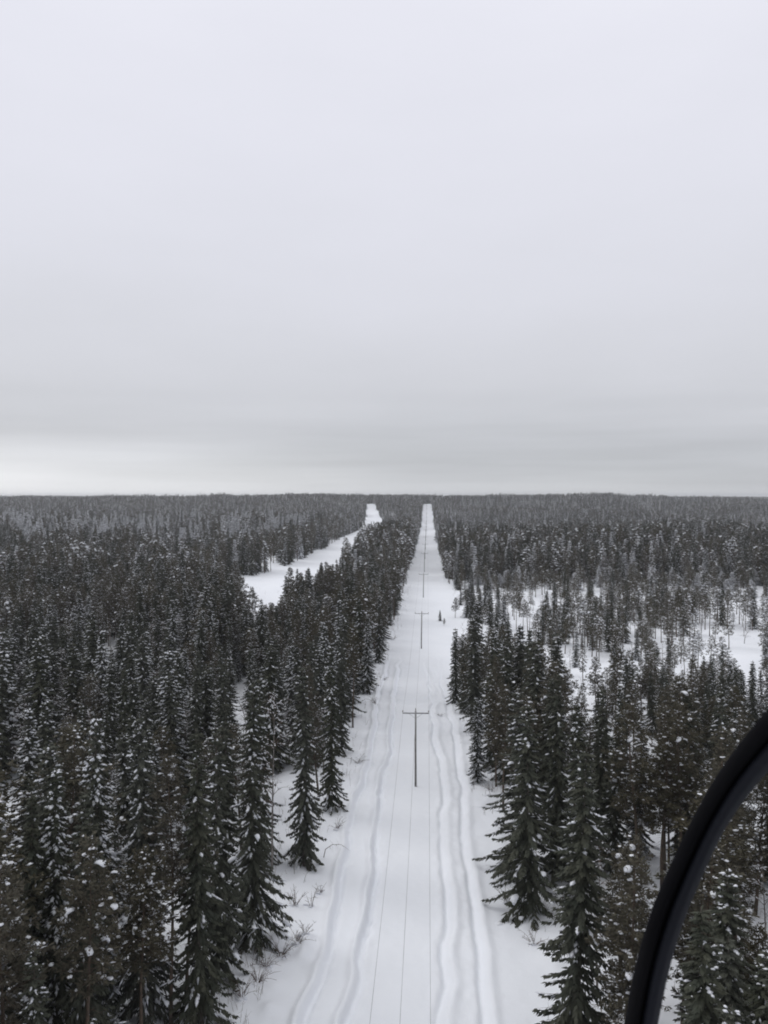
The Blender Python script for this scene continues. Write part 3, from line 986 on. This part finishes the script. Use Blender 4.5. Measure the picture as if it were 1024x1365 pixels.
# ------------------------------------------------------------------ the rest of the forest: one object, geometry nodes
def build_forest():
    P, VAR, SC, ROT = [], [], [], []
    srcs = [o for _, o in MID] + [o for _, o in FAR] + COPSE
    midk = {k: [i for i, (kk, _) in enumerate(MID) if kk == k] for k in NAME}
    fark = {k: [len(MID) + i for i, (kk, _) in enumerate(FAR) if kk == k] for k in NAME}

    def put(x, y, z, var, s, wv):
        P.append((x, y, z)); VAR.append(var); SC.append((wv, wv, s)); ROT.append((rng.normal(0, .012), rng.normal(0, .012), rng.uniform(0, 6.283)))
    for t in rest:
        s = t['h'] / NATIVE_H[t['kind']]
        put(t['x'], t['y'], gz(t['x'], t['y']) - .08, midk[t['kind']][t['var']], s, s ** .75 * rng.uniform(1.0, 1.42))
    for arr, tab in ((mid, None), (far, fark)):
        Z = ground(arr[:, 0], arr[:, 1], False) - .1
        HN = vnoise(arr[:, 0], arr[:, 1] + 900, 30)
        for (x, y), z, hn in zip(arr, Z, HN):
            k = kind_of(x, y, rng.rand())
            h = {'spruce': 17.0, 'pine': 16.0, 'birch': 12.5}[k] * (.72 + .32 * hn + rng.uniform(-.18, .18))
            if 6 < x < 170 and y < 320: h *= rng.uniform(.38, .72)
            if x < -110 and 500 < y < 660: h *= 1.25
            if -80 < x < -34 and 560 < y < 1250 and x > road(y)[0]: h *= .58
            h *= .80 + .45 * vnoise(np.array([x]), np.array([y]), 95)[0]
            tb = tab or (midk if y < 380 + 300 * rng.rand() else fark)
            s = h / NATIVE_H[k]
            if rng.rand() < (.95 * sstep(.36, .6, vnoise(np.array([x]), np.array([y * .3]), 9)[0]) if 500 < y < 700 and x < -100 else .05 if y > 300 else .03):
                put(x, y, z, FROST + rng.randint(2), h / 20, rng.uniform(.75, 1.1)); continue
            put(x, y, z, tb[k][rng.randint(len(tb[k]))], s, s ** .6 * rng.uniform(.95, 1.4))
    n1 = len(P)
    # beyond the crest: whole patches of trees
    y = 1740.0
    while y < 8800:
        st = 40 if y < 3200 else 52
        xs = np.arange(-.56 * y - 60, .47 * y + 60, st)
        for x in xs:
            xx = x + rng.uniform(-9, 9); yy = y + rng.uniform(-9, 9)
            s = rng.uniform(.8, 1.1)
            put(xx, yy, float(ground(np.array([xx]), np.array([yy]), False)[0]) - .3, len(MID) + len(FAR) + rng.randint(3), s, s * rng.uniform(1, 1.15) * (1 if y < 3200 else 1.25))
        y += st
    print('forest points', n1, 'copses', len(P) - n1)
    me = bpy.data.meshes.new('forest')
    me.vertices.add(len(P)); me.vertices.foreach_set('co', np.array(P, dtype=np.float32).ravel())
    for nm, ty, dat, key in (('var', 'INT', VAR, 'value'), ('sc', 'FLOAT_VECTOR', SC, 'vector'), ('rot', 'FLOAT_VECTOR', ROT, 'vector')):
        at = me.attributes.new(nm, ty, 'POINT')
        at.data.foreach_set(key, np.array(dat, dtype=np.int32 if ty == 'INT' else np.float32).ravel())
    o = link('forest', me)
    tag(o, 'endless snow flecked spruce and pine forest reaching the horizon', 'forest', kind='stuff')
    g = bpy.data.node_groups.new('forest_spread', 'GeometryNodeTree')
    g.interface.new_socket('Geometry', in_out='INPUT', socket_type='NodeSocketGeometry')
    g.interface.new_socket('Geometry', in_out='OUTPUT', socket_type='NodeSocketGeometry')
    N, L = g.nodes.new, g.links.new
    gi, go = N('NodeGroupInput'), N('NodeGroupOutput')
    def attr(nm, ty):
        a = N('GeometryNodeInputNamedAttribute'); a.data_type = ty; a.inputs['Name'].default_value = nm
        return a.outputs['Attribute']
    av, as_, ar = attr('var', 'INT'), attr('sc', 'FLOAT_VECTOR'), attr('rot', 'FLOAT_VECTOR')
    jn = N('GeometryNodeJoinGeometry')
    for i, so in enumerate(srcs):
        cmpn = N('FunctionNodeCompare'); cmpn.data_type = 'INT'; cmpn.operation = 'EQUAL'
        ai = [s for s in cmpn.inputs if s.name == 'A' and s.type == 'INT'][0]; bi = [s for s in cmpn.inputs if s.name == 'B' and s.type == 'INT'][0]
        L(av, ai); bi.default_value = i
        oi = N('GeometryNodeObjectInfo'); oi.inputs['Object'].default_value = so; oi.inputs['As Instance'].default_value = True
        ip = N('GeometryNodeInstanceOnPoints')
        L(gi.outputs[0], ip.inputs['Points']); L(cmpn.outputs[0], ip.inputs['Selection']); L(oi.outputs['Geometry'], ip.inputs['Instance'])
        L(as_, ip.inputs['Scale'])
        er = N('FunctionNodeEulerToRotation'); L(ar, er.inputs[0]); L(er.outputs[0], ip.inputs['Rotation'])
        L(ip.outputs[0], jn.inputs[0])
    L(jn.outputs[0], go.inputs[0])
    md = o.modifiers.new('spread', 'NODES'); md.node_group = g


build_forest()


# ------------------------------------------------------------------ power line
PX = -1.40
ARM = 1.55


def pole_top(i):
    y = POLE_Y[i] if i >= 0 else 97 - 91
    h = [9.2, 8.5, 8.3, 8.8][i] if 0 <= i < 4 else 8.8
    return y, h, gz(PX, y)


_pm = {}


def pole_parts(h, root, dirty):
    w = MB(); tube(w, [(0, 0, -1), (0.0, 0, h * .5), (0.03, 0, h)], [.15, .125, .10], 10)
    link('post', w.build('post', M_POLE, smooth=True), root)
    w = MB(); box(w, (0.03, -.13, h - .28), (ARM * 2 + .1, .10, .12)); link('crossarm', w.build('crossarm', M_STEEL), root)
    if 'brace' not in _pm:
        for s in (-1, 1):
            w = MB(); tube(w, [(s * 0, 0, 0), (s * .80, 0, .60)], [.018, .018], 5); _pm[s] = w.build('brace', M_STEEL)
        w = MB(); tube(w, [(0, 0, 0), (0, 0, .1), (0, 0, .102), (0, 0, .15), (0, 0, .152), (0, 0, .22), (0, 0, .24), (0, 0, .28)], [.02, .02, .075, .07, .05, .085, .05, .03], 8)
        _pm['ins'] = w.build('insulator', M_PORC, smooth=True)
        w = MB(); box(w, (0, 0, 0), (.26, .03, .16)); _pm['plate'] = w.build('number_plate', M_STEEL); _pm['brace'] = 1
    for s in (-1, 1): link('brace', _pm[s], root, (.03, -.20, h - .92))
    for xx, zz in ((-ARM, h - .22), (0, h), (ARM, h - .22)): link('insulator', _pm['ins'], root, (xx + .03, -.13 if xx else 0, zz))


att = []
PL = ['grey wooden power pole nearest the camera with crossarm and two braces', 'second power pole along the snowy clearing', 'third power pole along the snowy clearing',
      'fourth power pole along the snowy clearing', 'fifth power pole, seen small against the narrow part of the clearing', 'sixth power pole far along the clearing', 'seventh power pole far along the clearing',
      'eighth power pole, a tiny stroke in the distant clearing', 'ninth power pole, a tiny stroke in the distant clearing', 'tenth power pole before the far rise', 'eleventh power pole at the foot of the far rise',
      'twelfth power pole low on the far rise', 'thirteenth power pole halfway up the far rise', 'fourteenth power pole high on the far rise', 'fifteenth power pole near the far crest', 'last power pole at the far crest']
for i in range(-1, 16):
    y, h, z = pole_top(i)
    if i >= 0:
        r = empty('power_pole', (PX, y, z), 0)
        r.rotation_euler = (0, random.uniform(-.006, .012), 0)
        tag(r, PL[i], 'power pole', 'power poles along the clearing')
        pole_parts(h, r, i)
    att.append((y, z + h))
for k, (dx, dz, lab) in enumerate(((-ARM, .02, 'left wire of the power line over the clearing'), (0, .26, 'middle wire of the power line on the pole tops'), (ARM, .02, 'right wire of the power line over the clearing'))):
    P = []
    pts = [(-85, att[0][1])] + att
    for (y0, z0), (y1, z1) in zip(pts[:-1], pts[1:]):
        for t in np.linspace(0, 1, 13)[:-1]:
            P.append((PX + .03 + dx, y0 + (y1 - y0) * t - (.13 if dx else 0), z0 + (z1 - z0) * t + dz - 4 * 1.1 * t * (1 - t)))
    P.append((PX + .03 + dx, pts[-1][0], pts[-1][1] + dz))
    w = MB(); tube(w, P, .014, 5)
    o = link('power_wire', w.build('power_wire', M_WIRE, smooth=True)); tag(o, lab, 'wire', 'wires of the power line')


# ------------------------------------------------------------------ bare bushes, saplings, bent twigs in the clearing
def bush(seed, h, n, spread):
    rg = np.random.RandomState(seed); st, sn = MB(), MB()
    for _ in range(n):
        a = rg.uniform(0, 6.28); o = np.array([math.cos(a), math.sin(a), 0]); l = h * rg.uniform(.5, 1.1)
        tt = np.linspace(0, 1, 5); k = rg.uniform(.2, spread)
        P = o * (k * l * tt ** 1.4)[:, None] + o * .08; P[:, 2] += l * (tt - .35 * k * tt ** 2.5) - .15
        tube(st, P, np.interp(tt, [0, 1], [.024, .007]), 3, cap=False)
        for _ in range(4):
            t = rg.uniform(.3, 1); q = np.array([np.interp(t, tt, P[:, j]) for j in range(3)])
            d = unit(o * .5 + rg.normal(0, .5, 3) + [0, 0, .5]); l2 = rg.uniform(.15, .5) * h * .5
            tube(st, [q, q + d * l2], [.013, .006], 3, cap=False)
            if rg.rand() < .35:
                s = unit(np.cross(d, [0, 0, 1.0])); sn.add(*caps(q[None], d[None], s[None], np.array([l2]), np.array([.05]), np.array([.04])))
    for _ in range(3):
        lump(sn, rg, np.array([rg.uniform(-.3, .3), rg.uniform(-.3, .3), .02]), rg.uniform(.15, .35))
    return st, sn


BU = [
    (392, 1218, 1.6, 9, .9, 'bare upright twigs in the snow below the slender left spruce'),
    (413, 1218, 2.2, 3, .3, 'single thin bare stem in the snow left of the outer track'),
    (372, 1290, 1.5, 14, 1.3, 'low tangled bare bush beside the broad lower left spruce'),
    (352, 1308, 1.2, 12, 1.2, 'small round bare bush nearest the bottom left of the clearing'),
    (395, 1270, 1.1, 9, 1.3, 'arched bare twigs half sunk in snow left of the outer track'),
    (387, 1160, 1.0, 8, 1.0, 'twiggy bush at the foot of the slender left spruce'),
    (500, 940, 1.8, 8, 1.4, 'bare bush leaning from the left clearing edge beyond the nearest pole'),
    (524, 852, 1.3, 8, 1.2, 'snowy brush at the left clearing edge before the second pole'),
    (587, 955, .7, 7, 1.2, 'small dark twig clump between the tracks right of the nearest pole'),
    (676, 1205, 1.5, 9, 1.3, 'bare bush under the wide ragged right hand spruce'),
    (655, 1060, 1.3, 8, 1.2, 'bare bush beside the short right spruce'),
    (340, 1330, 1.3, 12, 1.4, 'matted bare bush at the bottom left under the loose spruce'),
    (318, 1352, 1.5, 10, 1.0, 'bare bush touching the lower frame at the bottom left'),
    (425, 1200, .8, 6, .9, 'few bare twigs close to the outer left track'),
    (405, 1262, .9, 7, 1.3, 'short bare twigs half way between left spruces and track'),
    (448, 1110, 1.2, 8, 1.2, 'bare bush below the snow dusted left spruce'),
    (477, 1020, 1.3, 9, 1.3, 'bare bush under the leaning pine on the left'),
    (512, 905, 1.2, 8, 1.3, 'bare bush left of the track start before the second pole'),
    (630, 905, 1.2, 8, 1.3, 'bare bush at the right edge beyond the pointed dark spruce'),
    (712, 1262, 1.2, 9, 1.3, 'bare bush right of the outer right track near the bottom'),
]
for i, (a, b, h, n, sp, lab) in enumerate(BU):
    x, y = px(a, b); r = empty('bare_bush', (x, y, gz(x, y)), 0)
    tag(r, lab, 'bush', 'bare bushes along the clearing')
    st, sn = bush(40 + i, h * 1.2, int(n * 1.5), sp)
    link('twigs', st.build('twigs', M_TWIG), r)
    if sn.n: tag(link('snow_load', sn.build('snow_load', M_TSNOW, smooth=True), r), kind='stuff')

def undergrowth():
    rg = np.random.RandomState(4); w = MB(); n = 0
    while n < 2600:
        y = 45 + 260 * rg.rand() ** 1.5
        if rg.rand() < .55:
            x = edge_l(y) + rg.normal(.3, 1.6) if rg.rand() < .6 else edge_r(y) + rg.normal(.2, 1.5)
        else:
            x = rg.uniform(-.5 * y, .45 * y)
        if edge_l(y) + 3.0 < x < edge_r(y) - 1.8: continue
        z = gz(x, y) if n % 1 == 0 else 0
        for _ in range(rg.randint(1, 4)):
            h = rg.uniform(.3, 1.5); a = rg.uniform(0, 6.28); k = rg.uniform(.05, .6) * h
            o = np.array([math.cos(a), math.sin(a), 0])
            p0 = np.array([x, y, z - .1]) + rg.normal(0, .12, 3) * [1, 1, 0]
            tube(w, [p0, p0 + o * k * .4 + [0, 0, h * .6], p0 + o * k + [0, 0, h]], [.012, .009, .004], 3, cap=False)
            for _ in range(2):
                q = p0 + o * k * .5 + [0, 0, h * rg.uniform(.4, .9)]; d = unit(rg.normal(0, .6, 3) + [0, 0, .5])
                tube(w, [q, q + d * h * .3], [.007, .003], 3, cap=False)
            n += 1
    tag(link('undergrowth', w.build('undergrowth', M_TWIG)), 'sparse bare twigs poking through the snow among the tree feet', 'undergrowth', kind='stuff')


undergrowth()


# bent birch twig arching over the snow
def bent(name, pts, r0, lab, twigs, seed):
    rg = np.random.RandomState(seed)
    x0, y0 = px(*pts[0][:2]); r = empty(name, (x0, y0, gz(x0, y0)), 0)
    P = []
    for (a, b, z) in pts:
        x, y = px(a, b, z) if z else px(a, b)
        P.append((x - x0, (y - y0) * .4, z))
    P = np.array(P); P[0, 2] = -.2
    tt = np.linspace(0, 1, len(P)); w = MB(); tube(w, P, np.interp(tt, [0, 1], [r0, .006]), 5)
    link('stem', w.build('stem', M_TWIG, smooth=True), r)
    w = MB()
    for _ in range(twigs):
        t = rg.uniform(.3, 1); q = np.array([np.interp(t, tt, P[:, j]) for j in range(3)])
        d = unit(rg.normal(0, .6, 3) + [.3, 0, -.25]); l = rg.uniform(.3, .9)
        tube(w, [q, q + d * l * .5, q + d * l + [0, 0, -.1]], [.009, .006, .003], 3, cap=False)
    link('twigs', w.build('twigs', M_TWIG), r)
    tag(r, lab, 'sapling')


bent('bent_sapling', [(430, 1150, 0), (432, 1142, .9), (440, 1140, 1.6), (452, 1142, 1.7), (464, 1152, 1.2)], .045, 'bare sapling bent over in an arch beside the slender left spruce', 14, 3)
bent('fallen_branch', [(478, 938, 0), (486, 938, .9), (496, 943, .8), (502, 950, .2)], .035, 'dark branch sticking out of the left trees into the clearing', 12, 8)

# young trees that stand free in the clearing and bog
YOUNG = [(587, 826, 3.2, 'spruce', 0, 'tiny young spruce alone in the clearing right of the second pole'), (592, 832, 2.2, 'pine', 2, 'lowest seedling beside the tiny young spruce'),
         (607, 822, 6.0, 'pine', 3, 'thin young pine at the right edge beyond the second pole'), (614, 806, 5.0, 'spruce', 4, 'young spruce behind the thin young pine on the right'),
         (793, 835, 9.0, 'spruce', 2, 'rounded dark spruce alone in the white bog'), (808, 842, 6.5, 'spruce', 0, 'shorter companion of the lone spruce in the white bog')]
for (a, b, h, k, v, lab) in YOUNG:
    x, y = px(a, b)
    place_tree(dict(x=x, y=y, kind=k, var=v, h=h, label=lab, place=('right',)))


# ------------------------------------------------------------------ helicopter door frame beside the camera
def door_frame():
    # outer and inner outline of the curved bar in photograph pixels, laid out at arm's length
    le = [(800, 1600), (812, 1500), (832, 1365), (845, 1290), (866, 1218), (888, 1164), (915, 1106), (951, 1038), (987, 989), (1024, 943), (1075, 900), (1140, 862), (1230, 830), (1340, 815)]
    ri = [(838, 1600), (852, 1500), (877, 1365), (892, 1290), (913, 1223), (936, 1169), (963, 1110), (992, 1066), (1024, 1028), (1062, 994), (1105, 960), (1160, 928), (1240, 902), (1340, 888)]
    R = cam.rotation_euler.to_matrix()
    def w(p, d):
        v = Vector(((p[0] - 512) / F * d, -(p[1] - 682.5) / F * d, -d)); return R @ v
    n = len(le); t = np.arange(n)
    tf = np.linspace(0, n - 1, 90)
    def smooth(a):
        a = np.array(a, float); k = np.array([np.interp(tf, t, a[:, j]) for j in range(2)]).T
        for _ in range(10): k[1:-1] = (k[:-2] + 2 * k[1:-1] + k[2:]) / 4
        return k
    le, ri = smooth(le), smooth(ri)
    root = empty('helicopter_door_frame', cam.location + w((900, 1250), .62), 0)
    tag(root, 'curved black window frame of the helicopter in the lower right corner', 'door frame')
    org = root.location
    def sweep(name, prof, m):
        """prof: list of (across 0..1, depth metres) in the bar's cross-section"""
        V = []
        for a, b in zip(le, ri):
            for (u, dep) in prof:
                q = a * (1 - u) + b * u
                V.append(cam.location + w(q, .62 + dep) - org)
        V = np.array([tuple(v) for v in V]); k = len(prof); mm = len(le)
        i, j = np.meshgrid(np.arange(mm - 1), np.arange(k), indexing='ij')
        q = np.stack([i * k + j, i * k + (j + 1) % k, (i + 1) * k + (j + 1) % k, (i + 1) * k + j], -1).reshape(-1, 4)
        mb = MB(); mb.add(V, q); o = link(name, mb.build(name, m, smooth=True), root)
        return o
    sweep('rubber_seal', [(.0, .012), (.04, .003), (.14, -.003), (.30, -.005), (.44, -.002), (.50, .006), (.46, .022), (.2, .026), (.04, .022)], M_SEAL)
    sweep('frame_tube', [(.46, .012), (.50, .003), (.58, -.004), (.72, -.008), (.86, -.005), (.97, .003), (1.0, .014), (.95, .026), (.7, .032), (.5, .026)], M_FRAME)


door_frame()
